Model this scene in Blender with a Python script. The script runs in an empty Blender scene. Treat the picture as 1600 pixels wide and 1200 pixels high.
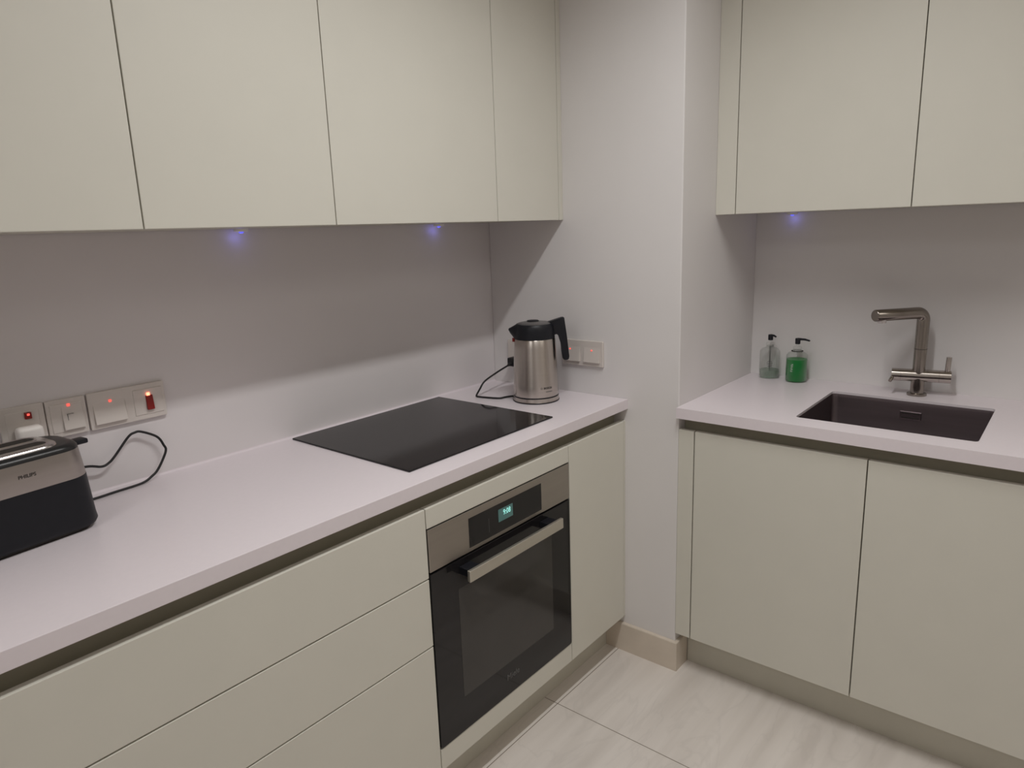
import bpy, bmesh, math, random
from mathutils import Vector, Matrix
random.seed(4)
S = bpy.context.scene
COL = S.collection
PI = math.pi

# ------------------------------------------------------------------ helpers
def obj(name, bm, mat, parent=None, smooth=False, angle=40):
    me = bpy.data.meshes.new(name)
    bmesh.ops.recalc_face_normals(bm, faces=bm.faces)
    bm.to_mesh(me); bm.free()
    o = bpy.data.objects.new(name, me); COL.objects.link(o)
    for m in (mat if isinstance(mat, (list, tuple)) else [mat]):
        me.materials.append(m)
    if smooth:
        for p in me.polygons: p.use_smooth = True
        me.set_sharp_from_angle(angle=math.radians(angle))
    if parent is not None:
        o.parent = parent
        o.matrix_parent_inverse = Matrix.Identity(4)
    return o

def thing(name, label, cat, loc=(0, 0, 0), rz=0.0, group=None):
    o = bpy.data.objects.new(name, None); COL.objects.link(o)
    o.empty_display_size = .05
    o.location = loc; o.rotation_euler = (0, 0, rz)
    o['label'] = label; o['category'] = cat
    if group: o['group'] = group
    return o

def tag(o, label, cat, group=None):
    o['label'] = label; o['category'] = cat
    if group: o['group'] = group
    return o

def struct(name, bm, mat, parent=None):
    o = obj(name, bm, mat, parent)
    o['kind'] = 'structure'
    return o

def dup(root, loc, rz=0.0, label=None):
    r = root.copy(); COL.objects.link(r); r.location = loc; r.rotation_euler = (0, 0, rz)
    if label: r['label'] = label
    for ch in list(root.children):
        c = ch.copy(); COL.objects.link(c); c.parent = r
        for g in list(ch.children):
            k = g.copy(); COL.objects.link(k); k.parent = c
    return r

def add_box(bm, a, b, bev=0.0, seg=2, T=None):
    """axis-aligned box between corners a and b, its edges eased by bev"""
    lo = [min(p, q) for p, q in zip(a, b)]; hi = [max(p, q) for p, q in zip(a, b)]
    t = bmesh.new()
    bmesh.ops.create_cube(t, size=1)
    for v in t.verts:
        v.co = Vector([lo[i] + (v.co[i] + .5) * (hi[i] - lo[i]) for i in range(3)])
    if bev:
        bmesh.ops.bevel(t, geom=list(t.edges), offset=bev, segments=seg, affect='EDGES', profile=.5)
    merge(bm, t, T)

def merge(bm, t, T=None):
    m = {}
    for v in t.verts:
        m[v] = bm.verts.new(T(v.co) if T else v.co)
    for f in t.faces:
        try:
            n = bm.faces.new([m[v] for v in f.verts]); n.material_index = f.material_index; n.smooth = f.smooth
        except ValueError:
            pass
    t.free()

def box(a, b, bev=0.0, seg=2, T=None):
    bm = bmesh.new(); add_box(bm, a, b, bev, seg, T); return bm

def add_lathe(bm, prof, n=48, c=(0, 0, 0), axis='z', caps=True):
    """surface of revolution from (radius, height) pairs"""
    rings = []
    for r, z in prof:
        ring = []
        for i in range(n):
            t = 2 * PI * i / n
            p = Vector((r * math.cos(t), r * math.sin(t), z))
            if axis == 'y': p = Vector((p.x, p.z, p.y))
            if axis == 'x': p = Vector((p.z, p.x, p.y))
            ring.append(bm.verts.new(p + Vector(c)))
        rings.append(ring)
    for a, b in zip(rings, rings[1:]):
        for i in range(n):
            j = (i + 1) % n
            bm.faces.new((a[i], a[j], b[j], b[i]))
    if caps:
        bm.faces.new(rings[0][::-1]); bm.faces.new(rings[-1])

def lathe(prof, n=48, c=(0, 0, 0), axis='z', caps=True):
    bm = bmesh.new(); add_lathe(bm, prof, n, c, axis, caps); return bm

def smooth_path(pts, k=8):
    pts = [Vector(p) for p in pts]; out = []
    for i in range(len(pts) - 1):
        p0 = pts[max(i - 1, 0)]; p1 = pts[i]; p2 = pts[i + 1]; p3 = pts[min(i + 2, len(pts) - 1)]
        for s in range(k):
            t = s / k
            out.append(.5 * ((2 * p1) + (p2 - p0) * t + (2 * p0 - 5 * p1 + 4 * p2 - p3) * t * t + (3 * p1 - p0 - 3 * p2 + p3) * t ** 3))
    out.append(pts[-1]); return out

def add_tube(bm, pts, r, n=12):
    """round tube along pts; r a number or one radius per point"""
    pts = [Vector(p) for p in pts]
    rs = r if isinstance(r, (list, tuple)) else [r] * len(pts)
    rings = []; up = None
    for i, p in enumerate(pts):
        d = (pts[min(i + 1, len(pts) - 1)] - pts[max(i - 1, 0)]).normalized()
        if up is None:
            up = d.orthogonal().normalized()
        up = (up - d * up.dot(d)).normalized(); s = d.cross(up)
        rings.append([bm.verts.new(p + (up * math.cos(2 * PI * k / n) + s * math.sin(2 * PI * k / n)) * rs[i]) for k in range(n)])
    for a, b in zip(rings, rings[1:]):
        for i in range(n):
            j = (i + 1) % n
            bm.faces.new((a[i], a[j], b[j], b[i]))
    bm.faces.new(rings[0][::-1]); bm.faces.new(rings[-1])

def tube(pts, r, n=12):
    bm = bmesh.new(); add_tube(bm, pts, r, n); return bm

def rrect(w, d, r, n=8):
    """rounded rectangle outline centred on the origin"""
    out = []
    for cx, cy, a in ((w / 2 - r, d / 2 - r, 0), (-w / 2 + r, d / 2 - r, 90), (-w / 2 + r, -d / 2 + r, 180), (w / 2 - r, -d / 2 + r, 270)):
        for i in range(n + 1):
            t = math.radians(a + 90 * i / n)
            out.append((cx + r * math.cos(t), cy + r * math.sin(t)))
    return out

def loft(bm, loops, cap0=True, cap1=True):
    rings = [[bm.verts.new(p) for p in L] for L in loops]
    n = len(rings[0])
    for a, b in zip(rings, rings[1:]):
        for i in range(n):
            j = (i + 1) % n
            bm.faces.new((a[i], a[j], b[j], b[i]))
    if cap0: bm.faces.new(rings[0][::-1])
    if cap1: bm.faces.new(rings[-1])
    return rings

def prism(outline, t, bev=0.0, seg=2):
    """outline in (x, z) given thickness t along y, centred on y = 0"""
    bm = bmesh.new()
    a = [bm.verts.new((x, -t / 2, z)) for x, z in outline]
    b = [bm.verts.new((x, t / 2, z)) for x, z in outline]
    n = len(a)
    for i in range(n):
        j = (i + 1) % n
        bm.faces.new((a[i], a[j], b[j], b[i]))
    f1 = bm.faces.new(a[::-1]); f2 = bm.faces.new(b)
    if bev:
        ed = list(f1.edges) + list(f2.edges)
        bmesh.ops.bevel(bm, geom=ed, offset=bev, segments=seg, affect='EDGES', profile=.5)
    return bm

def text_bm(s, size, thick=.0002, sx=1.0, align='CENTER', bold=0.0):
    cu = bpy.data.curves.new('lettering', 'FONT'); cu.body = s; cu.size = size; cu.extrude = thick
    cu.align_x = align; cu.align_y = 'CENTER'; cu.resolution_u = 3; cu.offset = bold
    o = bpy.data.objects.new('lettering', cu)
    COL.objects.link(o)
    dg = bpy.context.evaluated_depsgraph_get()
    me = bpy.data.meshes.new_from_object(o.evaluated_get(dg))
    bm = bmesh.new(); bm.from_mesh(me)
    bpy.data.objects.remove(o); bpy.data.meshes.remove(me); bpy.data.curves.remove(cu)
    for v in bm.verts: v.co.x *= sx
    return bm

def xform(bm, f):
    for v in bm.verts: v.co = f(v.co.copy())
    return bm

# ------------------------------------------------------------------ materials
def mat(name, col, rough=.5, metal=0.0, var=.02, scale=30.0, stretch=(1, 1, 1), bump=0.0, spec=.5, coat=0.0,
        trans=0.0, ior=1.45, emit=None, estr=0.0, rvar=0.0, coat_rough=.05):
    m = bpy.data.materials.new(name); m.use_nodes = True
    nt = m.node_tree; N = nt.nodes; L = nt.links
    b = N['Principled BSDF']
    tc = N.new('ShaderNodeTexCoord'); mp = N.new('ShaderNodeMapping'); mp.inputs['Scale'].default_value = stretch
    nz = N.new('ShaderNodeTexNoise'); nz.inputs['Scale'].default_value = scale; nz.inputs['Detail'].default_value = 3
    L.new(tc.outputs['Object'], mp.inputs['Vector']); L.new(mp.outputs['Vector'], nz.inputs['Vector'])
    r = N.new('ShaderNodeValToRGB')
    r.color_ramp.elements[0].position = .25; r.color_ramp.elements[1].position = .75
    r.color_ramp.elements[0].color = [max(0, c * (1 - var)) for c in col] + [1]
    r.color_ramp.elements[1].color = [min(1, c * (1 + var)) for c in col] + [1]
    L.new(nz.outputs['Fac'], r.inputs['Fac']); L.new(r.outputs['Color'], b.inputs['Base Color'])
    b.inputs['Roughness'].default_value = rough; b.inputs['Metallic'].default_value = metal
    b.inputs['Specular IOR Level'].default_value = spec; b.inputs['IOR'].default_value = ior
    b.inputs['Coat Weight'].default_value = coat; b.inputs['Coat Roughness'].default_value = coat_rough
    b.inputs['Transmission Weight'].default_value = trans
    if rvar:
        mr = N.new('ShaderNodeMapRange')
        mr.inputs['To Min'].default_value = max(0, rough - rvar); mr.inputs['To Max'].default_value = rough + rvar
        L.new(nz.outputs['Fac'], mr.inputs['Value']); L.new(mr.outputs['Result'], b.inputs['Roughness'])
    if bump:
        bp = N.new('ShaderNodeBump'); bp.inputs['Strength'].default_value = bump; bp.inputs['Distance'].default_value = .002
        L.new(nz.outputs['Fac'], bp.inputs['Height']); L.new(bp.outputs['Normal'], b.inputs['Normal'])
    if emit:
        b.inputs['Emission Color'].default_value = (*emit, 1); b.inputs['Emission Strength'].default_value = estr
    return m

M = dict(
    wall=mat('wall_paint', (.68, .66, .655), .6, var=.012, scale=6, bump=.02),
    splash=mat('splashback_solid_surface', (.68, .648, .655), .38, var=.012, scale=6),
    ceil=mat('ceiling_paint', (.80, .78, .75), .8, var=.01, scale=5),
    cab=mat('cream_lacquer', (.610, .595, .530), .42, var=.012, scale=8),
    cabin=mat('cabinet_carcass', (.56, .54, .46), .5, var=.02, scale=12),
    rail=mat('shaded_channel_lacquer', (.36, .34, .26), .5, var=.02, scale=12),  # cream of the fronts, darkened to paint in the shade of the recess
    plinth=mat('plinth_laminate', (.52, .50, .43), .42, var=.03, scale=10),
    top=mat('white_solid_surface', (.72, .662, .695), .30, var=.012, scale=90),
    base=mat('cream_stone_skirting', (.60, .53, .45), .35, var=.05, scale=14),
    steel=mat('brushed_steel', (.50, .455, .415), .30, 1.0, var=.05, scale=60, stretch=(1, 1, .03), rvar=.06),
    steelh=mat('brushed_steel_across', (.40, .365, .335), .36, 1.0, var=.05, scale=60, stretch=(.03, 1, 1), rvar=.05),
    handle=mat('satin_aluminium', (.62, .59, .53), .45, 1.0, var=.03, scale=80, stretch=(.03, 1, 1)),
    sink=mat('sink_steel', (.225, .188, .198), .33, 1.0, var=.05, scale=90, stretch=(1, .04, 1), rvar=.05),
    nickel=mat('brushed_nickel', (.31, .28, .25), .20, 1.0, var=.02, scale=300),
    nickelpol=mat('polished_nickel', (.50, .46, .425), .15, 1.0, var=.02, scale=300),
    chrome=mat('polished_chrome', (.72, .69, .69), .20, 1.0, var=.02, scale=30),
    blackglass=mat('black_glass', (.012, .011, .012), .06, var=.1, scale=20, spec=.42),
    hobglass=mat('black_ceramic_glass', (.010, .009, .010), .08, var=.1, scale=20, spec=.40),
    window=mat('smoked_oven_glass', (.040, .037, .035), .10, var=.06, scale=6, spec=.5),
    blackpl=mat('black_plastic', (.009, .0095, .013), .42, var=.1, scale=60, bump=.02, spec=.35),
    darkpl=mat('charcoal_plastic', (.014, .014, .015), .32, var=.1, scale=60),
    lidgrey=mat('dark_grey_plastic', (.09, .085, .085), .30, var=.06, scale=40),
    rubber=mat('black_rubber_cord', (.010, .009, .010), .5, var=.1, scale=60),
    dark_and_shade=mat('dark_seam_and_shade', (.02, .017, .014), .6, var=.1, scale=40),  # dark seams and parts; on slots it paints the shade inside
    plate=mat('ivory_switch_plastic', (.60, .555, .52), .38, var=.015, scale=30),
    plug=mat('white_plug_plastic', (.74, .70, .67), .4, var=.015, scale=30),
    red=mat('red_switch_plastic', (.22, .012, .010), .30, var=.08, scale=60),
    neon=mat('red_neon_lamp', (.9, .1, .06), .4, emit=(1.0, .10, .08), estr=1.3),
    neonhot=mat('bright_red_neon_lamp', (.9, .2, .12), .4, emit=(1.0, .22, .12), estr=4.0),
    blue=mat('blue_led', (.1, .12, .8), .4, emit=(.13, .13, .9), estr=.9),
    lcd=mat('oven_clock_digits', (.2, .6, .55), .4, emit=(.42, .95, .85), estr=.75),
    lcdbg=mat('oven_clock_backlight', (.05, .10, .10), .3, emit=(.10, .24, .21), estr=.22),
    greymark=mat('grey_printed_mark', (.10, .10, .10), .5, var=.05),
    ink=mat('dark_printed_mark', (.03, .025, .022), .5, var=.05),
    white=mat('white_printed_mark', (.45, .62, .50), .5, var=.05),
    glass=mat('clear_bottle_plastic', (.86, .90, .88), .06, trans=1.0, ior=1.12, var=.01),
    liquid=mat('green_soap', (.010, .145, .035), .12, trans=.35, ior=1.33, var=.05, scale=20),
    residue=mat('pale_green_soap', (.50, .66, .55), .10, trans=.85, ior=1.2, var=.03),
    lamp=mat('ceiling_light_diffuser', (.9, .88, .85), .5, emit=(1.0, .99, .98), estr=.4),
    whitemetal=mat('white_metal', (.8, .79, .77), .4, var=.01),
)

def clear_plastic(name, tint, haze, hz=.0, gloss=.06):
    """thin clear plastic or a clear liquid: light passes straight through, tinted, with a surface shine"""
    m = bpy.data.materials.new(name); m.use_nodes = True
    nt = m.node_tree; N = nt.nodes; L = nt.links; N.remove(N['Principled BSDF'])
    out = N['Material Output']
    tr = N.new('ShaderNodeBsdfTransparent'); tr.inputs[0].default_value = (*tint, 1)
    nz = N.new('ShaderNodeTexNoise'); nz.inputs['Scale'].default_value = 40
    tl_ = N.new('ShaderNodeBsdfTranslucent'); tl_.inputs[0].default_value = (*haze, 1)
    df = N.new('ShaderNodeBsdfDiffuse'); df.inputs[0].default_value = (*haze, 1)
    md = N.new('ShaderNodeMixShader'); md.inputs[0].default_value = .5
    L.new(tl_.outputs[0], md.inputs[1]); L.new(df.outputs[0], md.inputs[2])
    mr = N.new('ShaderNodeMapRange'); mr.inputs['To Min'].default_value = max(0, hz - .02); mr.inputs['To Max'].default_value = min(1, hz + .02)
    L.new(nz.outputs['Fac'], mr.inputs['Value'])
    m1 = N.new('ShaderNodeMixShader'); L.new(mr.outputs[0], m1.inputs[0]); L.new(tr.outputs[0], m1.inputs[1]); L.new(md.outputs[0], m1.inputs[2])
    gl_ = N.new('ShaderNodeBsdfGlossy'); gl_.inputs['Roughness'].default_value = gloss
    fr = N.new('ShaderNodeLayerWeight'); fr.inputs['Blend'].default_value = .08
    m2 = N.new('ShaderNodeMixShader'); L.new(fr.outputs['Facing'], m2.inputs[0]); L.new(m1.outputs[0], m2.inputs[1]); L.new(gl_.outputs[0], m2.inputs[2])
    L.new(m2.outputs[0], out.inputs['Surface'])
    return m
M['glass'] = clear_plastic('clear_bottle_plastic', (.985, .992, .986), (.7, .75, .7), .02)
M['liquid'] = clear_plastic('green_soap', (.06, .55, .16), (.018, .40, .085), .72)
M['residue'] = clear_plastic('pale_green_soap', (.93, .98, .94), (.62, .74, .64), .35)

def anisotropic(m, amount, axis='Z'):
    """brushed round the axis: stretch reflections along it"""
    nt = m.node_tree; b = nt.nodes['Principled BSDF']
    tg = nt.nodes.new('ShaderNodeTangent'); tg.direction_type = 'RADIAL'; tg.axis = axis
    nt.links.new(tg.outputs[0], b.inputs['Tangent']); b.inputs['Anisotropic'].default_value = amount; b.inputs['Anisotropic Rotation'].default_value = .25
M['kettle'] = mat('kettle_brushed_steel', (.52, .475, .435), .26, 1.0, var=.03, scale=60, stretch=(.05, .05, 3))
anisotropic(M['kettle'], .9)
M['nickelbar'] = mat('lathe_turned_nickel', (.52, .475, .44), .20, 1.0, var=.02, scale=300)
anisotropic(M['nickelbar'], .9, 'Y')

def floor_material():
    m = bpy.data.materials.new('marble_floor_tile'); m.use_nodes = True
    nt = m.node_tree; N = nt.nodes; L = nt.links; b = N['Principled BSDF']
    geo = N.new('ShaderNodeNewGeometry'); sep = N.new('ShaderNodeSeparateXYZ'); L.new(geo.outputs['Position'], sep.inputs[0])
    def math_(op, a, bb=None):
        n = N.new('ShaderNodeMath'); n.operation = op
        for i, v in enumerate((a, bb)):
            if v is None: continue
            if isinstance(v, (int, float)): n.inputs[i].default_value = v
            else: L.new(v, n.inputs[i])
        return n.outputs[0]
    def joint(sock, off, period, w):
        t = math_('ADD', sock, -off + period * 40 + period / 2)
        t = math_('MODULO', t, period); t = math_('SUBTRACT', t, period / 2); t = math_('ABSOLUTE', t)
        return math_('LESS_THAN', t, w)
    jx = joint(sep.outputs[0], -.389, .60, .0013); jy = joint(sep.outputs[1], -.5525, 1.20, .0013)
    j = math_('MAXIMUM', jx, jy)
    mp = N.new('ShaderNodeMapping'); mp.inputs['Scale'].default_value = (.55, 6.0, 1); mp.inputs['Rotation'].default_value = (0, 0, .12)
    L.new(geo.outputs['Position'], mp.inputs['Vector'])
    n1 = N.new('ShaderNodeTexNoise'); n1.inputs['Scale'].default_value = 2.6; n1.inputs['Detail'].default_value = 4; n1.inputs['Distortion'].default_value = .25
    L.new(mp.outputs['Vector'], n1.inputs['Vector'])
    r1 = N.new('ShaderNodeValToRGB'); e = r1.color_ramp.elements
    e[0].position = .30; e[0].color = (.60, .555, .515, 1); e[1].position = .70; e[1].color = (.71, .665, .625, 1)
    L.new(n1.outputs['Fac'], r1.inputs['Fac'])
    # thin dark veins
    mp2 = N.new('ShaderNodeMapping'); mp2.inputs['Scale'].default_value = (1.1, 3.4, 1); mp2.inputs['Location'].default_value = (.3, 3.17, 0)
    L.new(geo.outputs['Position'], mp2.inputs['Vector'])
    n2 = N.new('ShaderNodeTexNoise'); n2.inputs['Scale'].default_value = 1.7; n2.inputs['Detail'].default_value = 8; n2.inputs['Distortion'].default_value = 1.2
    L.new(mp2.outputs['Vector'], n2.inputs['Vector'])
    v = math_('SUBTRACT', n2.outputs['Fac'], .5); v = math_('ABSOLUTE', v); v = math_('MULTIPLY', v, 40.0)
    v = math_('SUBTRACT', 1.0, v); v = math_('MAXIMUM', v, 0.0); v = math_('MULTIPLY', v, .09)
    mx = N.new('ShaderNodeMixRGB'); L.new(v, mx.inputs[0]); L.new(r1.outputs['Color'], mx.inputs[1]); mx.inputs[2].default_value = (.27, .25, .24, 1)
    mj = N.new('ShaderNodeMixRGB'); L.new(j, mj.inputs[0]); L.new(mx.outputs[0], mj.inputs[1]); mj.inputs[2].default_value = (.20, .165, .135, 1)
    L.new(mj.outputs[0], b.inputs['Base Color']); b.inputs['Roughness'].default_value = .28
    b.inputs['Specular IOR Level'].default_value = .4
    return m
M['floor'] = floor_material()

# ------------------------------------------------------------------ key measures (metres)
H = .9342          # worktop height
TS = .0339         # worktop thickness
ZP = .8594         # top of the door fronts
ZB = .1363         # bottom of the door fronts
PF = .5754         # front of the doors, from the back wall
DC = .5837         # worktop depth
L_ = .768          # length of the return pier
D_ = .6007         # depth of the sink alcove
CEIL = 2.60
X0, Y0 = -4.2, -3.6   # far corner of the room behind the camera

# ------------------------------------------------------------------ the room
struct('floor', box((X0, Y0, -.05), (D_, 0, 0)), M['floor'])
struct('ceiling', box((X0, Y0, CEIL), (D_, 0, CEIL + .05)), M['ceil'])
struct('wall_back', box((X0 - .1, 0, -.05), (D_ + .1, .1, CEIL + .05)), M['splash'])
struct('wall_right', box((0, -L_, 0), (D_, 0, CEIL), .003, 2), M['wall'])
struct('wall_sink', box((D_, Y0 - .1, -.05), (D_ + .1, 0, CEIL + .05)), M['wall'])
struct('wall_left', box((X0 - .1, Y0 - .1, -.05), (X0, 0, CEIL + .05)), M['wall'])
struct('wall_front', box((X0, Y0 - .1, -.05), (D_, Y0, CEIL + .05)), M['wall'])
# skirting that wraps the foot of the pier
bm = bmesh.new()
prof = [(.0002, 0), (.013, 0), (.013, .1030), (.0122, .1058), (.0100, .1070), (.0002, .1070)]
loft(bm, [[(-d, -.502, z) for d, z in prof], [(-d, -L_ - d, z) for d, z in prof], [(.0705, -L_ - d, z) for d, z in prof]])
struct('baseboard_right', bm, M['base'])

# ------------------------------------------------------------------ cabinet runs: (u along, v out of the wall, z)
TL = lambda p: Vector((p[0], -p[1], p[2]))             # run on the back wall
TR = lambda p: Vector((D_ - p[1], -p[0], p[2]))        # run on the sink wall
G = .0016                                              # half of a door gap

def ubox(T, a, b, bev=0.0):
    return box(a, b, bev, 2, T)

def front(T, u0, u1, v, z0, z1, name, parent, gap=G, mat_=None):
    return obj(name, ubox(T, (u0 + gap, v - .019, z0), (u1 - gap, v, z1), .0012), mat_ or M['cab'], parent)

def carcass(T, u0, u1, v1, z0, z1, parent):
    """open-fronted box: sides, floor, top and back"""
    bm = bmesh.new(); e = .0006
    add_box(bm, (u0 + e, .004, z0), (u0 + .016, v1, z1), 0, 2, T)
    add_box(bm, (u1 - .016, .004, z0), (u1 - e, v1, z1), 0, 2, T)
    add_box(bm, (u0 + .016, .004, z0), (u1 - .016, v1, z0 + .016), 0, 2, T)
    add_box(bm, (u0 + .016, .004, z1 - .016), (u1 - .016, v1, z1), 0, 2, T)
    add_box(bm, (u0 + .016, .004, z0 + .016), (u1 - .016, .012, z1 - .016), 0, 2, T)
    return obj('carcass', bm, M['cabin'], parent)

XO2 = -.3355; XO1 = XO2 - .5903
UL = -2.13
BT = .8345                                             # top of the base carcasses
# drawer cabinet
t = thing('drawer_cabinet', 'cream base cabinet with three wide handleless drawers, left of the oven', 'cabinet', (0, 0, 0))
carcass(TL, UL, XO1, PF - .0195, ZB, BT, t)
for z0, z1 in ((.6825, ZP), (.5015, .6790), (ZB, .4980)):
    front(TL, UL, XO1, PF, z0, z1, 'drawer', t)
# oven housing
t = thing('oven_housing', 'cream cabinet housing around the built-in oven', 'cabinet')
carcass(TL, XO1, XO2, PF - .0195, ZB, BT, t)
front(TL, XO1, XO2, PF, .8086, ZP, 'top_panel', t, .0010)
front(TL, XO1, XO2, PF, ZB, .1985, 'bottom_panel', t, .0010)
# corner base cabinet
t = thing('base_cabinet', 'narrow cream base cabinet between the oven and the wall', 'cabinet')
carcass(TL, XO2, -.004, PF - .0195, ZB, BT, t)
front(TL, XO2, -.0125, PF, ZB, ZP, 'door', t)
obj('filler_strip', ubox(TL, (-.0115, PF - .019, ZB), (-.0004, PF - .001, ZP), .0006), M['cab'], t)

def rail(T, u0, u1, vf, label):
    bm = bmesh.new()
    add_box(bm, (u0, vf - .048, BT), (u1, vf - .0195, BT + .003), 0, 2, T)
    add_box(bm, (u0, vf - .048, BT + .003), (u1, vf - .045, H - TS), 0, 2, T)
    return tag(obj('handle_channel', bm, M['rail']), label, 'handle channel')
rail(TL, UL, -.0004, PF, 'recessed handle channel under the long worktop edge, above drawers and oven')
def plinth(T, u0, u1, v, label):
    return tag(obj('plinth', ubox(T, (u0, v - .016, 0), (u1, v, ZB), 0), M['plinth']), label, 'plinth')
plinth(TL, UL, -.0004, .5016, 'cream toe-kick plinth under the oven and drawers')

# sink base
SV = D_ + .0008                                        # sink doors from the sink wall
U = (.8223, 1.3207, 1.8191)
t = thing('sink_cabinet', 'cream two-door base cabinet under the sink', 'cabinet')
bm = bmesh.new(); e = .0006
for u0, u1 in ((L_ + .0006, L_ + .016), (U[2] - .016, U[2] - e)):
    add_box(bm, (u0, .004, ZB), (u1, SV - .0195, BT), 0, 2, TR)
add_box(bm, (L_ + .016, .004, ZB), (U[2] - .016, SV - .0195, ZB + .016), 0, 2, TR)
add_box(bm, (L_ + .016, .004, ZB + .016), (U[2] - .016, .012, BT), 0, 2, TR)
obj('carcass', bm, M['cabin'], t)
obj('filler_strip', ubox(TR, (L_ + .0004, SV - .019, ZB), (U[0] - .0022, SV - .0004, ZP), .0012), M['cab'], t)
front(TR, U[0], U[1], SV, ZB, ZP, 'door', t); front(TR, U[1], U[2], SV, ZB, ZP, 'door', t)
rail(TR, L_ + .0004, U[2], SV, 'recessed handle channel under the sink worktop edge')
plinth(TR, .7825, U[2], D_ - .0707, 'cream toe-kick plinth under the sink cabinet')

# wall cabinets
ZT = 2.42
def wall_cab(T, u0, u1, v, z0, label, doors, group, filler=None):
    t = thing('wall_cabinet', label, 'cabinet', group=group)
    carcass(T, u0, u1, v - .0195, z0 + .001, ZT, t)
    for a_, b_ in doors:
        front(T, a_, b_, v, z0, ZT, 'door', t, .0013)
    if filler:
        obj('filler_strip', ubox(T, (filler[0], v - .019, z0), (filler[1], v, ZT), .0008), M['cab'], t)
    return t
ZU = 1.5234; DU = .3337
gl = 'wall cabinets above the long worktop'
wall_cab(TL, -1.9600, -1.3698, DU, ZU, 'cream wall cabinet at the far left above the toaster', [(-1.96, -1.3698)], gl)
cab_mid = wall_cab(TL, -1.3698, -.9265, DU, ZU, 'medium-width cream wall cabinet, second from the left on the long wall', [(-1.3698, -.9265)], gl)
wall_cab(TL, -.9265, -.3368, DU, ZU, 'wide cream wall cabinet directly above the black hob', [(-.9265, -.3368)], gl)
cab_narrow = wall_cab(TL, -.3368, -.0006, DU, ZU, 'narrow cream wall cabinet above the kettle, beside the corner wall', [(-.3368, -.0231)], gl, (-.0222, -.0004))
cab_sink = wall_cab(TR, L_ + .0006, 1.8220, D_ - .2366, 1.5211, 'cream two-door wall cabinet above the sink', [(.8333, 1.3277), (1.3277, 1.8220)], None, (L_ + .0004, .8320))
# ------------------------------------------------------------------ worktops
t = thing('worktop', 'long white worktop carrying the hob, kettle and toaster', 'worktop')
obj('slab', ubox(TL, (UL - .01, .0, H - TS), (-.0004, DC, H), .0012), M['top'], t)
# coved upstand where the slab meets the wall
bm = bmesh.new(); r = .006
prof = [(.0003, H)] + [(.0003 + r - r * math.cos(math.radians(q)), H + r - r * math.sin(math.radians(q))) for q in (0, 18, 36, 54, 72, 90)]
pr = [[bm.verts.new(TL((u, v, z))) for v, z in prof] for u in (UL - .01, -.0004)]
n = len(prof)
for i in range(n):
    k = (i + 1) % n; bm.faces.new((pr[0][i], pr[0][k], pr[1][k], pr[1][i]))
bm.faces.new(pr[0]); bm.faces.new(pr[1][::-1])
o = struct('trim_1', bm, M['top'])

# sink worktop with its cut-out
SK = dict(u0=1.1050, u1=1.5560, v0=D_ - .4505, v1=D_ - .0640)
def ring_slab(outer, inner, z0, z1, T):
    bm = bmesh.new(); n = len(inner)
    def rings(z):
        return [bm.verts.new(T((u, v, z))) for u, v in outer], [bm.verts.new(T((u, v, z))) for u, v in inner]
    oa, ia = rings(z0); ob, ib = rings(z1)
    for i in range(n):
        k = (i + 1) % n
        bm.faces.new((ia[i], ia[k], ib[k], ib[i])); bm.faces.new((oa[i], oa[k], ob[k], ob[i]))
        bm.faces.new((ob[i], ob[k], ib[k], ib[i])); bm.faces.new((oa[i], oa[k], ia[k], ia[i]))
    return bm
cu, cv = (SK['u0'] + SK['u1']) / 2, (SK['v0'] + SK['v1']) / 2
inner = [(cu + x, cv + y) for x, y in rrect(SK['u1'] - SK['u0'], SK['v1'] - SK['v0'], .012, 5)]
OU0, OU1, OV0, OV1 = L_ + .0004, 1.835, .0004, D_ + .0211
corner = [(OU1, OV1), (OU0, OV1), (OU0, OV0), (OU1, OV0)]
outer = []
for c in range(4):                                    # spread the outer loop round the corner it belongs to
    p = Vector(corner[c]); q0 = Vector(corner[c - 1]); q1 = Vector(corner[(c + 1) % 4])
    for i in range(6):
        f = (i - 2.5) / 2.5
        if abs(f) < .3:
            f = 0 if i == 2 else .02
        o_ = p + ((q0 - p) * (-f * .3) if f < 0 else (q1 - p) * (f * .3))
        outer.append((o_.x, o_.y))
t = thing('worktop', 'white worktop around the sink, in the alcove', 'worktop')
LIP = .0075                                            # thickness left at the rim of the cut-out
inner2 = [(cu + x, cv + y) for x, y in rrect(SK['u1'] - SK['u0'] + .034, SK['v1'] - SK['v0'] + .034, .02, 5)]
bm = ring_slab(outer, inner, H - LIP, H, TR)
merge(bm, ring_slab(outer, inner2, H - TS, H - LIP, TR))
obj('slab', bm, M['top'], t)

# ------------------------------------------------------------------ sink
t = thing('sink', 'rectangular undermount stainless steel sink', 'sink')
su, sv = SK['u1'] - SK['u0'], SK['v1'] - SK['v0']
def sl(w, d, r_, z):
    return [TR((cu + x, cv + y, z)) for x, y in rrect(w, d, r_, 6)]
bm = bmesh.new()
zt = H - LIP - .0005
loft(bm, [sl(su + .028, sv + .028, .02, zt), sl(su + .004, sv + .004, .016, zt), sl(su + .001, sv + .001, .018, zt - .012),
          sl(su - .004, sv - .004, .022, zt - .15), sl(su - .02, sv - .02, .03, zt - .172), sl(su - .07, sv - .07, .04, zt - .18),
          sl(.09, .09, .0449, zt - .186)], False, True)
obj('basin', bm, M['sink'], t, True, 50)
bm = lathe([(.042, 0), (.042, .003), (.034, .004), (.03, .0015), (.004, .0015)], 32, TR((cu, cv, zt - .186)))
obj('drain', bm, M['chrome'], t, True)
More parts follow.
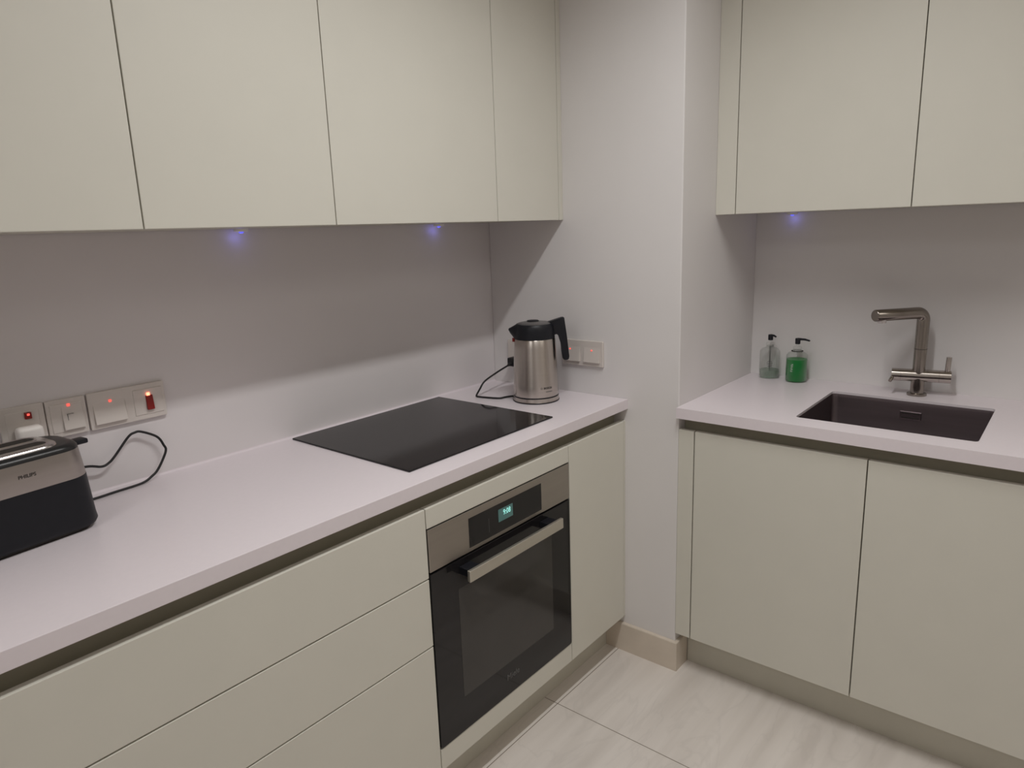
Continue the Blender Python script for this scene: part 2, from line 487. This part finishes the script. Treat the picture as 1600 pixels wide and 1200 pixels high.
# overflow plate on the back wall of the basin
vb = SK['v0'] + .0012
o = obj('overflow_plate', ubox(TR, (1.3080, vb - .0006, zt - .0560), (1.3680, vb + .004, zt - .0310), .0012), M['sink'], t)
obj('slot', ubox(TR, (1.3130, vb + .0036, zt - .0520), (1.3630, vb + .0044, zt - .0490), .0002), M['dark_and_shade'], o)  # dark bar laid on for the shade inside the opening
obj('slot', ubox(TR, (1.3130, vb + .0036, zt - .0380), (1.3630, vb + .0044, zt - .0350), .0002), M['dark_and_shade'], o)  # second bar, shade of the opening put into its colour

# ------------------------------------------------------------------ tap
t = thing('kitchen_tap', 'brushed nickel mixer tap with angled spout behind the sink', 'tap', (.5246, -1.3372, H))
obj('base', lathe([(.0285, 0), (.0285, .006), (.026, .008), (.020, .0085), (.0195, .05)], 40), M['nickel'], t, True)
bm = bmesh.new()
sd = Vector((-.136, .108, 0)).normalized(); zc = .2655
R = .024
path = [Vector((0, 0, .045)), Vector((0, 0, .10)), Vector((0, 0, .15))] + \
       [sd * (R - R * math.cos(math.radians(q))) + Vector((0, 0, zc - R + R * math.sin(math.radians(q)))) for q in range(0, 91, 10)]
path += [sd * .08 + Vector((0, 0, zc)), sd * .174 + Vector((0, 0, zc)), sd * .1765 + Vector((0, 0, zc))]
add_tube(bm, path, [.0185] * (len(path) - 1) + [.0165], 32)
obj('spout', bm, M['nickel'], t, True)
obj('aerator', lathe([(.0125, 0), (.0125, .012)], 24, sd * .150 + Vector((0, 0, zc - .0235))), M['chrome'], t, True)
bm = lathe([(.0188, 0), (.0188, .0012)], 32, (0, 0, .150)); obj('joint_ring', bm, M['dark_and_shade'], t, True)
bd = Vector((.034, -.161, 0)).normalized(); zb = .0640
def along(s0, s1, rr, n=28):
    return tube([bd * s0 + Vector((0, 0, zb)), bd * s1 + Vector((0, 0, zb))], rr, n)
obj('valve_body', along(-.050, .056, .0200), M['nickelbar'], t, True)
k1 = obj('filter_knob', along(-.0755, -.0505, .0200), M['nickelbar'], t, True)
obj('lever', tube([bd * -.066 + Vector((-.016, .003, zb - .006)), bd * -.066 + Vector((-.034, .006, zb - .016))], .0055, 16), M['nickel'], k1, True)
k2 = obj('mixer_knob', along(.0565, .0885, .0200), M['nickelbar'], t, True)
obj('lever', tube([bd * .078 + Vector((0, 0, zb + .016)), bd * .0795 + Vector((0, 0, zb + .063))], .0078, 18), M['nickelpol'], k2, True)

# ------------------------------------------------------------------ hob
HX0, HX1, HV0, HV1 = -.9099, -.3237, .0195, .5112
t = thing('induction_hob', 'flush black glass induction hob set in the long worktop', 'hob')
obj('glass_plate', ubox(TL, (HX0, HV0, H + .0002), (HX1, HV1, H + .0048), .0012), M['hobglass'], t)
cz_ = H + .00485
def ring_mark(x, y, r_):
    bm = bmesh.new(); nn = 56
    a_ = [bm.verts.new((x + r_ * math.cos(2 * PI * i / nn), y + r_ * math.sin(2 * PI * i / nn), cz_)) for i in range(nn)]
    b_ = [bm.verts.new((x + (r_ - .0012) * math.cos(2 * PI * i / nn), y + (r_ - .0012) * math.sin(2 * PI * i / nn), cz_)) for i in range(nn)]
    for i in range(nn):
        k = (i + 1) % nn; bm.faces.new((a_[i], a_[k], b_[k], b_[i]))
    return bm

# ------------------------------------------------------------------ oven
OZ0, OZ1, OZS = .1997, .8071, .6930
g = .002
t = thing('built_in_oven', 'built-in oven with black glass door and steel control fascia', 'oven')
obj('oven_body', ubox(TL, (XO1 + .018, .02, OZ0 + .006), (XO2 - .018, PF - .021, OZ1 - .004)), M['darkpl'], t)
fa = obj('control_fascia', ubox(TL, (XO1 + g, PF - .0205, OZS + .002), (XO2 - g, PF + .0015, OZ1 - .001), .0012), M['steelh'], t)
obj('control_panel', ubox(TL, (-.7830, PF - .003, .7055), (-.4775, PF + .0024, .7858), .0006), M['blackglass'], fa)
obj('clock_display', ubox(TL, (-.668, PF + .002, .7345), (-.6075, PF + .0028, .7700), .0002), M['lcdbg'], fa)
bm = text_bm('9:08', .0215, .0002, .85)
xform(bm, lambda p: Vector((-.6330 + p.x, -(PF + .0032) - p.z, .7560 + p.y)))
obj('clock_digits', bm, M['lcd'], fa)
obj('divider_mark', ubox(TL, (-.7072, PF + .002, .7200), (-.7062, PF + .0027, .7600)), M['greymark'], fa)
DZ1 = OZS - .0035
dr = obj('oven_door', box((XO1 + g, OZ0 + .001, PF - .0205), (XO2 - g, DZ1, PF + .0015), .0012), M['blackglass'], t)
# door with rounded lower corners
dm = bmesh.new(); w = XO2 - XO1 - 2 * g; hh = DZ1 - OZ0 - .001
ol = []
for x, z, a0 in ((w / 2, hh / 2, None), (-w / 2, hh / 2, None), (-w / 2 + .008, -hh / 2 + .008, 180), (w / 2 - .008, -hh / 2 + .008, 270)):
    if a0 is None: ol.append((x, z))
    else:
        for i in range(5):
            q = math.radians(a0 + 90 * i / 4); ol.append((x + .008 * math.cos(q), z + .008 * math.sin(q)))
dm = prism(ol, .022, .0012)
xform(dm, lambda p: Vector((p.x + (XO1 + XO2) / 2, p.y - PF + .0095, p.z + (DZ1 + OZ0 + .001) / 2)))
bmesh.ops.recalc_face_normals(dm, faces=dm.faces); dm.to_mesh(dr.data); dm.free()
wn = obj('door_window', ubox(TL, (-.8320, PF + .0008, .3005), (-.4330, PF + .0022, .6120), .0005), M['window'], dr)
bm = text_bm('Miele', .026, .0002, 1.0)
xform(bm, lambda p: Vector((-.6305 + p.x, -(PF + .0019) - p.z, .2560 + p.y)))
obj('maker_lettering', bm, M['greymark'], dr)
hn = obj('door_handle', ubox(TL, (-.8340, PF + .038, .6445), (-.4350, PF + .0480, .6750), .0015), M['handle'], dr)
for x in (-.8120, -.4750):
    obj('bracket', ubox(TL, (x - .012, PF + .0010, .6500), (x + .030, PF + .0385, .6705), .0015), M['blackpl'], hn)

# ------------------------------------------------------------------ kettle
KX, KY = -.1611, -.3231
t = thing('electric_kettle', 'brushed steel electric kettle with black lid and handle', 'kettle', (KX, KY, H), math.atan2(-.768, .641))
px = .00217
bs = obj('power_base', lathe([(.074, 0), (.0765, .001), (.0775, .003), (.0775, .0045), (.0765, .0052), (.0770, .0056), (.0765, .0165), (.0745, .0172)], 64), M['kettle'], t, True, 30)
obj('foot_ring', lathe([(.0740, .0002), (.0783, .0010), (.0786, .0035), (.0770, .0045)], 64, caps=False), M['blackpl'], bs, True)
obj('seam_ring', lathe([(.0757, .0170), (.0757, .0205)], 64), M['blackpl'], bs, True)
ky = []
for z, r_ in ((.0205, .0752), (.022, .0757), (.060, .0745), (.120, .0722), (.180, .0695), (.2085, .0680), (.2100, .0672)):
    ky.append((r_, z))
bd_ = obj('jug', lathe(ky, 72), M['kettle'], t, True, 30)
# collar with the pouring lip
bm = bmesh.new(); nn = 72; loops = []
for z, r_, lip in ((.2100, .0660, 0), (.2115, .0675, .000), (.2150, .0672, .004), (.2280, .0662, .014), (.2400, .0652, .021), (.2450, .0645, .020), (.2520, .0625, .008), (.2570, .0600, .001), (.2590, .0580, 0)):
    L2 = []
    for i in range(nn):
        q = 2 * PI * i / nn
        da = abs((q - PI + PI) % (2 * PI) - PI)         # angle from the -x side, where the lip is
        k = max(0, 1 - da / .42)
        rr = r_ + lip * k ** 1.3
        L2.append((rr * math.cos(q), rr * math.sin(q), z))
    loops.append(L2)
loft(bm, loops)
obj('collar', bm, M['blackpl'], t, True, 40)
ld = obj('lid', lathe([(.0560, .2588), (.0545, .2605), (.0480, .2622), (.030, .2640), (.010, .2648), (.001, .2650)], 56), M['lidgrey'], t, True)
obj('lid_button', lathe([(.0200, .2640), (.0200, .2668), (.0185, .2680), (.001, .2685)], 36, (-.004, .010, 0)), M['blackpl'], ld, True)
# handle: (distance from the axis, height), traced as a side view
hp = [(.040, .2500), (.0640, .2180), (.0720, .2220), (.0790, .2255), (.0830, .2185), (.0860, .1900), (.0885, .1600), (.0915, .1400), (.0950, .1345), (.1015, .1325),
      (.1095, .1340), (.1130, .1385), (.1135, .1460), (.1100, .1800), (.1060, .2200), (.1020, .2500), (.0995, .2740), (.0960, .2765), (.0900, .2755), (.0600, .2670), (.0350, .2600)]
obj('handle', prism(hp, .027, .005, 3), M['blackpl'], t, True, 35)
# seam of the handle spine and the water gauge
obj('gauge_strip', prism([(.0740, .030), (.0757, .030), (.0686, .206), (.0676, .206)], .008, .0), M['blackpl'], t)
obj('lid_release', box((-.0745, -.006, .200), (-.0665, .006, .2125), .001), M['red'], t)
def wrap(bm, r_at, ang, z0):
    def f(p):
        z = z0 + p.y; rr = r_at(z) + .0001 + p.z
        q = ang + p.x / r_at(z)
        return Vector((rr * math.cos(q), rr * math.sin(q), z))
    return xform(bm, f)
def rk(z):
    """radius of the jug wall at height z"""
    pz = [(b_, a_) for a_, b_ in ky]
    for (z0, r0), (z1, r1) in zip(pz, pz[1:]):
        if z0 <= z <= z1: return r0 + (r1 - r0) * (z - z0) / (z1 - z0) + .0001
    return pz[-1][1]
view = math.atan2(-1.731 - KY, -1.973 - KX) - t.rotation_euler.z      # side of the jug that faces the room
def ring_logo(r0, r1, x0):
    bm = bmesh.new()
    for i in range(24):
        pass
    a_ = [bm.verts.new((x0 + r0 * math.cos(2 * PI * i / 24), r0 * math.sin(2 * PI * i / 24), 0)) for i in range(24)]
    b_ = [bm.verts.new((x0 + r1 * math.cos(2 * PI * i / 24), r1 * math.sin(2 * PI * i / 24), 0)) for i in range(24)]
    for i in range(24):
        k = (i + 1) % 24; bm.faces.new((a_[i], a_[k], b_[k], b_[i]))
    return bm
bm = text_bm('BOSCH', .0092, .0001, 1.05, bold=.00035)
mk = obj('maker_lettering', wrap(bm, rk, view + .56, .0520), M['ink'], bd_)
obj('emblem', wrap(ring_logo(.0035, .0024, -.0225), rk, view + .56, .0520), M['ink'], bd_)
bm = bmesh.new()                                       # unreadable small print
for k in range(7):
    add_box(bm, (-.0125 + k * .0036, -.0012, 0), (-.0100 + k * .0036, .0012, .0001))
obj('small_lettering', wrap(bm, rk, view + .62, .0400), M['greymark'], bd_)
# flex and plug, in the kettle's own frame
ti = Matrix.Translation((KX, KY, H)) @ Matrix.Rotation(t.rotation_euler.z, 4, 'Z'); ti.invert()
cp = [(-.172, -.255, .9382), (-.1812, -.2357, .9382), (-.2050, -.2230, .9380), (-.2284, -.2150, .9380), (-.2430, -.1720, .9380), (-.2500, -.1345, .9383), (-.2490, -.1300, .9420),
      (-.2460, -.1330, .9500), (-.2380, -.1400, .9673), (-.2290, -.1405, .9775), (-.2150, -.1405, .9865), (-.1900, -.1400, .9946), (-.1200, -.1262, 1.0046), (-.0520, -.1180, 1.0150)]
cd = obj('cord', tube([ti @ p for p in smooth_path(cp, 6)], .0032, 10), M['rubber'], t, True)
bm = bmesh.new()
add_tube(bm, [(-.0600, -.1180, 1.0135), (-.0420, -.1175, 1.0170)], [.0045, .0075], 12)
add_box(bm, (-.0440, -.1360, 1.0060), (-.0100, -.1000, 1.0380), .005)
xform(bm, lambda p: ti @ p)
obj('plug', bm, M['rubber'], t, True, 50)

# ------------------------------------------------------------------ toaster
TW, TD, TH = .330, .160, .1600
t = thing('toaster', 'black and steel two-slot toaster at the left end of the worktop', 'toaster', (-1.6530, -.1590, H), math.radians(7.0))
def tl(w, d, r_, z, dx=0):
    return [(x + dx, y, z) for x, y in rrect(w, d, r_, 10)]
bm = bmesh.new()
loft(bm, [tl(TW - .026, TD - .026, .036, .0), tl(TW - .020, TD - .020, .038, .006), tl(TW - .018, TD - .018, .038, .0085)])
obj('foot', bm, M['dark_and_shade'], t, True, 40)
bm = bmesh.new()
loft(bm, [tl(TW - .006, TD - .008, .040, .0088), tl(TW, TD, .042, .016), tl(TW - .003, TD - .003, .042, .030), tl(TW - .012, TD - .009, .042, .1125)])
obj('lower_shell', bm, M['blackpl'], t, True, 50)
bm = bmesh.new()
loft(bm, [tl(TW - .0130, TD - .010, .042, .1126), tl(TW - .0125, TD - .0095, .042, .1135), tl(TW - .022, TD - .016, .043, .1690)])
band = obj('steel_band', bm, M['steelh'], t, True, 50)
bm = bmesh.new()
loft(bm, [tl(TW - .0225, TD - .0165, .043, .1691), tl(TW - .023, TD - .017, .043, .1740), tl(TW - .030, TD - .024, .044, .1795), tl(TW - .046, TD - .042, .040, .1818)])
obj('top_rim', bm, M['darkpl'], t, True, 50)
# raised chrome collar round the two bread slots
bm = bmesh.new()
loft(bm, [tl(.252, .112, .034, .1814, -.006), tl(.250, .110, .034, .1850, -.006), tl(.244, .104, .031, .1870, -.006)])
cw = obj('slot_collar', bm, M['chrome'], t, True, 40)
for y in (.0245, -.0245):
    bm = bmesh.new()
    loft(bm, [[(x - .008, y_ + y, .1862) for x, y_ in rrect(.230, .046, .022, 8)], [(x - .008, y_ + y, .1890) for x, y_ in rrect(.224, .039, .0185, 8)],
              [(x - .008, y_ + y, .1875) for x, y_ in rrect(.220, .034, .0165, 8)]], True, True)
    gd = obj('bread_guide', bm, M['chrome'], cw, True, 40)
    bm = bmesh.new()
    loft(bm, [[(x - .008, y_ + y, .1872) for x, y_ in rrect(.2195, .0335, .0165, 8)], [(x - .008, y_ + y, .1878) for x, y_ in rrect(.2195, .0335, .0165, 8)]])
    obj('bread_slot_shade', bm, M['dark_and_shade'], cw)  # thin dark inlay painted in for the shade inside an open slot
obj('lever', box((TW / 2 - .016, -.014, .1605), (TW / 2 + .022, .014, .1710), .003), M['blackpl'], t, True, 40)
bm = text_bm('PHILIPS', .0092, .00015, 1.05, bold=.0003)
xform(bm, lambda p: Vector((p.x + .0420, -(TD - .0128) / 2 - .0000 - p.z, .1440 + p.y)))
obj('maker_lettering', bm, M['ink'], band)
# flex: looped behind and to the right
ti = Matrix.Translation((-1.6530, -.1590, H)) @ Matrix.Rotation(math.radians(7), 4, 'Z'); ti.invert()
cp = [(-1.560, -.0420, 1.0200), (-1.500, -.0340, 1.0160), (-1.4370, -.0230, 1.0085), (-1.4066, -.0200, .9990), (-1.3900, -.0190, 1.0030), (-1.3738, -.0185, 1.0163), (-1.3395, -.0170, 1.0520), (-1.3235, -.0165, 1.0590),
      (-1.3085, -.0165, 1.0575), (-1.2760, -.0190, 1.0375), (-1.2640, -.0210, 1.0140), (-1.2620, -.0230, .9965), (-1.2870, -.0290, .9612), (-1.3060, -.0320, .9475), (-1.3330, -.0370, .9390), (-1.3930, -.0420, .9383), (-1.4420, -.0480, .9383), (-1.500, -.0450, .9383), (-1.56, -.040, .9383)]
obj('cord', tube([ti @ p for p in smooth_path(cp, 7)], .0029, 10), M['rubber'], t, True)

# ------------------------------------------------------------------ sockets and switches (x along, z up, face towards -y)
def plate_bm(w, h, t_=.009):
    bm = prism([(x, z) for x, z in rrect(w, h, .003, 3)], t_, .0018, 2)
    return xform(bm, lambda p: Vector((p.x, p.y - t_ / 2 - .0002, p.z)))
def rocker_bm(w, h, y0=.009, tilt=.0030):
    bm = box((-w / 2, -y0 - .0035, -h / 2), (w / 2, -y0 + .002, h / 2), .0012)
    for v in bm.verts:
        if v.co.y < -y0: v.co.y -= tilt * (-v.co.z / (h / 2)) - .0
    return bm
def neon(parent, x, z, m, s=.003, y=.0135):
    return obj('neon_lamp', box((x - s, -y - .0012, z - s), (x + s, -y + .002, z + s), .0008), m, parent)

t = thing('socket', 'ivory wall socket with a white plug in it, behind the toaster', 'socket', (-1.5372, 0, 1.1270))
obj('plate', plate_bm(.0835, .085), M['plate'], t)
ins = obj('insert', box((-.031, -.0105, -.031), (.031, -.004, .031), .0015), M['plate'], t)
sw = obj('red_switch', box((.0035, -.0150, .0130), (.0165, -.006, .0275), .0012), M['red'], t)
obj('neon_lamp', box((.0075, -.0160, .0205), (.0125, -.0145, .0250), .0006), M['neon'], sw)
t = thing('power_plug', 'white plug pushed into the socket behind the toaster', 'plug', (-1.5340, -.0108, 1.1115))
bm = box((-.0245, -.0330, -.030), (.0245, -.0002, .0165), .009, 3)
obj('plug_body', bm, M['plug'], t, True, 60)
obj('flex', tube([(0, -.018, -.0285), (0, -.020, -.055), (.004, -.020, -.10), (.01, -.014, -.165)], .003, 10), M['plug'], t, True)

t = thing('wall_switch', 'square ivory wall switch between the plugged socket and the double switch', 'switch', (-1.4535, 0, 1.1262))
obj('plate', plate_bm(.0795, .084), M['plate'], t)
obj('surround', box((-.0325, -.0105, -.032), (.0325, -.004, .032), .0012), M['plate'], t)
rk_ = obj('rocker', xform(rocker_bm(.042, .056, .0100, .0028), lambda p: p + Vector((.0105, 0, 0))), M['plate'], t)
neon(rk_, .0045, .0275, M['neon'], .0030, .0120)
bm = bmesh.new()
add_box(bm, (-.0010, -.0142, -.012), (0, -.0120, .008)); add_box(bm, (-.001, -.0142, .0072), (.012, -.0115, .008))
obj('marking', bm, M['greymark'], rk_)

t = thing('double_switch', 'ivory double switch plate with white rocker and red cooker switch', 'switch', (-1.3240, 0, 1.1262))
obj('plate', plate_bm(.172, .086), M['plate'], t)
r1 = obj('rocker', xform(rocker_bm(.069, .061, .0085, .0045), lambda p: p + Vector((-.0420, 0, -.001))), M['plate'], t)
neon(r1, -.0390, .0185, M['neon'], .0028, .0105)
obj('insert', box((.0120, -.0108, -.031), (.0790, -.004, .031), .0012), M['plate'], t)
r2 = obj('red_rocker', xform(rocker_bm(.0165, .035, .0115, .0025), lambda p: p + Vector((.0475, 0, -.0030))), M['red'], t)
neon(r2, .0455, .0175, M['neonhot'], .0036, .0130)

# on the return wall (turned to face -x)
RZ = -PI / 2
t = thing('double_switch', 'ivory double switch plate right of the kettle on the end wall', 'switch', (0, -.4088, 1.0765), RZ)
obj('plate', plate_bm(.1665, .088), M['plate'], t)
for x in (-.0400, .0400):
    r1 = obj('rocker', xform(rocker_bm(.064, .060, .0085, .0040), lambda p: p + Vector((x, 0, 0))), M['plate'], t)
    neon(r1, x - .004 + (.004 if x > 0 else -.004), .0115, M['neon'], .0022, .0115)
t = thing('socket', 'ivory wall socket partly hidden behind the kettle, with its black plug', 'socket', (0, -.1180, 1.0765 - .022), RZ)
obj('plate', plate_bm(.083, .088), M['plate'], t)
obj('insert', box((-.031, -.0100, -.032), (.031, -.004, .032), .0012), M['plate'], t)

# ------------------------------------------------------------------ soap bottles
def bottle(name, label, loc, rz, fill, mat_fill, r=.0355, hb=.100):
    t = thing(name, label, 'bottle', loc, rz, None)
    prof = [(.030, .0), (r - .001, .0012), (r, .004), (r, hb), (r - .001, hb + .006), (r - .007, hb + .013), (.018, hb + .018), (.0125, hb + .021), (.0125, hb + .026)]
    pin = [(x - .0016, max(z, .0025) - (.0 if z < .01 else .0009)) for x, z in prof][::-1]
    bm = bmesh.new()
    add_lathe(bm, prof + [(.0110, hb + .026)] + pin[1:], 48, caps=False)
    b_ = obj('bottle_body', bm, M['glass'], t, True, 50)
    fl = [(.027, .0030), (r - .0032, .0040), (r - .0020, .0065), (r - .0020, fill - .001), (r - .0026, fill), (.001, fill)]
    obj('liquid', lathe(fl, 40), mat_fill, t, True, 50)
    return t, b_, hb
def pump(t, hb, nlen, th):
    obj('pump_collar', lathe([(.0140, hb + .022), (.0145, hb + .023), (.0145, hb + .034), (.0125, hb + .036), (.0055, hb + .0362), (.0055, hb + .046)], 32), M['glass'], t, True)
    p_ = obj('pump_head', lathe([(.0052, hb + .0435), (.0085, hb + .0445), (.0088, hb + .0620), (.0078, hb + .0645), (.001, hb + .0648)], 28), M['blackpl'], t, True)
    c, s = math.cos(th), math.sin(th); z = hb + .0615
    obj('nozzle', tube([(0, 0, z), (nlen * .6 * c, nlen * .6 * s, z + .0005), (nlen * c, nlen * s, z - .003)], [.0045, .0038, .0030], 14), M['blackpl'], p_, True)
    obj('dip_tube', tube([(0, 0, .008), (0, 0, hb + .022)], .0024, 10), M['glass'], t, True)
t, b_, hb = bottle('soap_dispenser', 'nearly empty clear pump bottle near the alcove corner', (.5580, -.8520, H), 0, .030, M['residue'], .0355, .094)
pump(t, hb, .024, math.radians(-112))
bm = bmesh.new()
for i, (w_, y_) in enumerate(((.016, .064), (.020, .058), (.018, .052), (.014, .046))):
    add_box(bm, (-w_ / 2, y_, 0), (w_ / 2, y_ + .0018, .0002))
rb = lambda z: .0356
vb_ = math.atan2(-1.731 + .852, -1.973 - .558)
obj('label_print', wrap(bm, rb, vb_, .0), M['greymark'], t)
t, b_, hb = bottle('soap_dispenser', 'pump bottle two-thirds full of green soap, left of the tap', (.5400, -.9540, H), 0, .081, M['liquid'], .0365, .090)
pump(t, hb, .042, math.radians(-95))
obj('shoulder_ring', lathe([(.0200, .1085), (.0200, .1105), (.0150, .1108)], 36, caps=False), M['dark_and_shade'], t, True)
vb_ = math.atan2(-1.731 + .954, -1.973 - .54)
bm = bmesh.new()                                       # unreadable upright white print
for y_, x0, x1 in ((.000, -.004, .004), (.003, -.004, -.001), (.006, -.001, .004), (.009, -.004, .004), (.013, -.004, .002), (.016, .000, .004), (.019, -.004, .004), (.023, -.003, .005), (.026, .001, .005)):
    add_box(bm, (x0, y_, 0), (x1, y_ + .0016, .0002))
obj('label_print', wrap(bm, lambda z: .0366, vb_ - .45, .0400), M['white'], t)

# ------------------------------------------------------------------ blue-lit sensor lights fixed under the wall cabinets
def sensor(cabinet, x, y, z):
    h_ = obj('sensor_light', lathe([(.018, .0008), (.018, -.0050), (.016, -.0065), (.001, -.0066)], 28, (x, y, z)), M['whitemetal'], cabinet, True)
    obj('led_lens', lathe([(.0060, -.0062), (.0060, -.0090), (.004, -.0105), (.001, -.0108)], 20, (x, y, z)), M['blue'], h_, True)
sensor(cab_mid, -.9990, -.0300, ZU); sensor(cab_narrow, -.2850, -.0280, ZU); sensor(cab_sink, .5720, -.9020, 1.5211)
for x, y, z in ((-.9990, -.024, ZU - .020), (-.2850, -.022, ZU - .020), (.5780, -.9020, 1.5011)):
    l = bpy.data.lights.new('sensor_glow', 'POINT'); l.energy = .009; l.color = (.25, .25, 1); l.shadow_soft_size = .008
    o = bpy.data.objects.new('sensor_glow', l); COL.objects.link(o); o.location = (x, y, z)

# ------------------------------------------------------------------ ceiling lamp and added fill panels
LY = -1.180
LP = 14.0
def linear_light(x0, x1, y, w, name, label, power, spread=140, tint=(1.0, .993, .980)):
    """recessed ceiling lamp, or a panel added as fill: trim, diffuser and the light it gives"""
    xc = (x0 + x1) / 2
    t = thing(name, label, 'light', (xc, y, CEIL))
    hl = (x1 - x0) / 2
    bm = bmesh.new()
    for a_, b_ in (((-hl - .012, -w / 2 - .012, -.004), (hl + .012, -w / 2, -.0004)), ((-hl - .012, w / 2, -.004), (hl + .012, w / 2 + .012, -.0004)),
                   ((-hl - .012, -w / 2, -.004), (-hl, w / 2, -.0004)), ((hl, -w / 2, -.004), (hl + .012, w / 2, -.0004))):
        add_box(bm, a_, b_)
    obj('trim', bm, M['whitemetal'], t)
    obj('diffuser', box((-hl, -w / 2, -.0022), (hl, w / 2, -.0004)), M['lamp'], t)
    l = bpy.data.lights.new('ceiling_lamp_or_fill', 'AREA'); l.shape = 'RECTANGLE'; l.size = x1 - x0; l.size_y = w; l.energy = power; l.color = tint; l.spread = math.radians(spread)
    o = bpy.data.objects.new('ceiling_lamp_or_fill', l); COL.objects.link(o); o.location = (xc, y, CEIL - .006)
linear_light(-1.35, -.45, LY, .07, 'linear_ceiling_light', 'slim linear ceiling light above the kitchen floor', LP)
linear_light(-3.95, -2.85, -1.20, .8, 'added_fill_panel', 'added unseen fill light panel at the far left end of the room', 12.4, 180, (1.0, 1.0, .99))  # fill panel added out of view to lift the shadows
linear_light(-1.10, -.10, -2.75, 1.3, 'added_fill_panel', 'added unseen warm fill panel over the far side of the room', 7.2, 180, (1.0, .955, .86))  # second added fill, tinted warm for the lower cabinets

# ------------------------------------------------------------------ camera
cam = bpy.data.cameras.new('camera'); co = bpy.data.objects.new('camera', cam); COL.objects.link(co)
cam.sensor_fit = 'HORIZONTAL'; cam.sensor_width = 36.0; cam.lens = 24.4995; cam.clip_start = .02
r_ = Vector((0.6345737563666719, -0.7720860579729557, -0.03463043191289461))
u_ = Vector((0.18930266384583427, 0.11183142873269541, 0.9755297191825965))
f_ = Vector((0.7493201246407059, 0.6256011913602674, -0.21712323730326802))
co.matrix_world = Matrix(((r_.x, u_.x, -f_.x, -1.9730), (r_.y, u_.y, -f_.y, -1.7310), (r_.z, u_.z, -f_.z, 1.4999), (0, 0, 0, 1)))
S.camera = co

w = bpy.data.worlds.new('world'); S.world = w; w.use_nodes = True
w.node_tree.nodes['Background'].inputs[0].default_value = (.05, .05, .055, 1); w.node_tree.nodes['Background'].inputs[1].default_value = .2
vs = S.view_settings
vs.view_transform = 'Standard'; vs.look = 'None'; vs.gamma = 1.0; vs.exposure = -0.07; vs.use_curve_mapping = False
S.cycles.max_bounces = 16; S.cycles.diffuse_bounces = 10; S.cycles.glossy_bounces = 8; S.cycles.transmission_bounces = 12
S.cycles.caustics_reflective = False; S.cycles.caustics_refractive = False; S.cycles.use_denoising = True
S.cycles.sample_clamp_indirect = 4.0
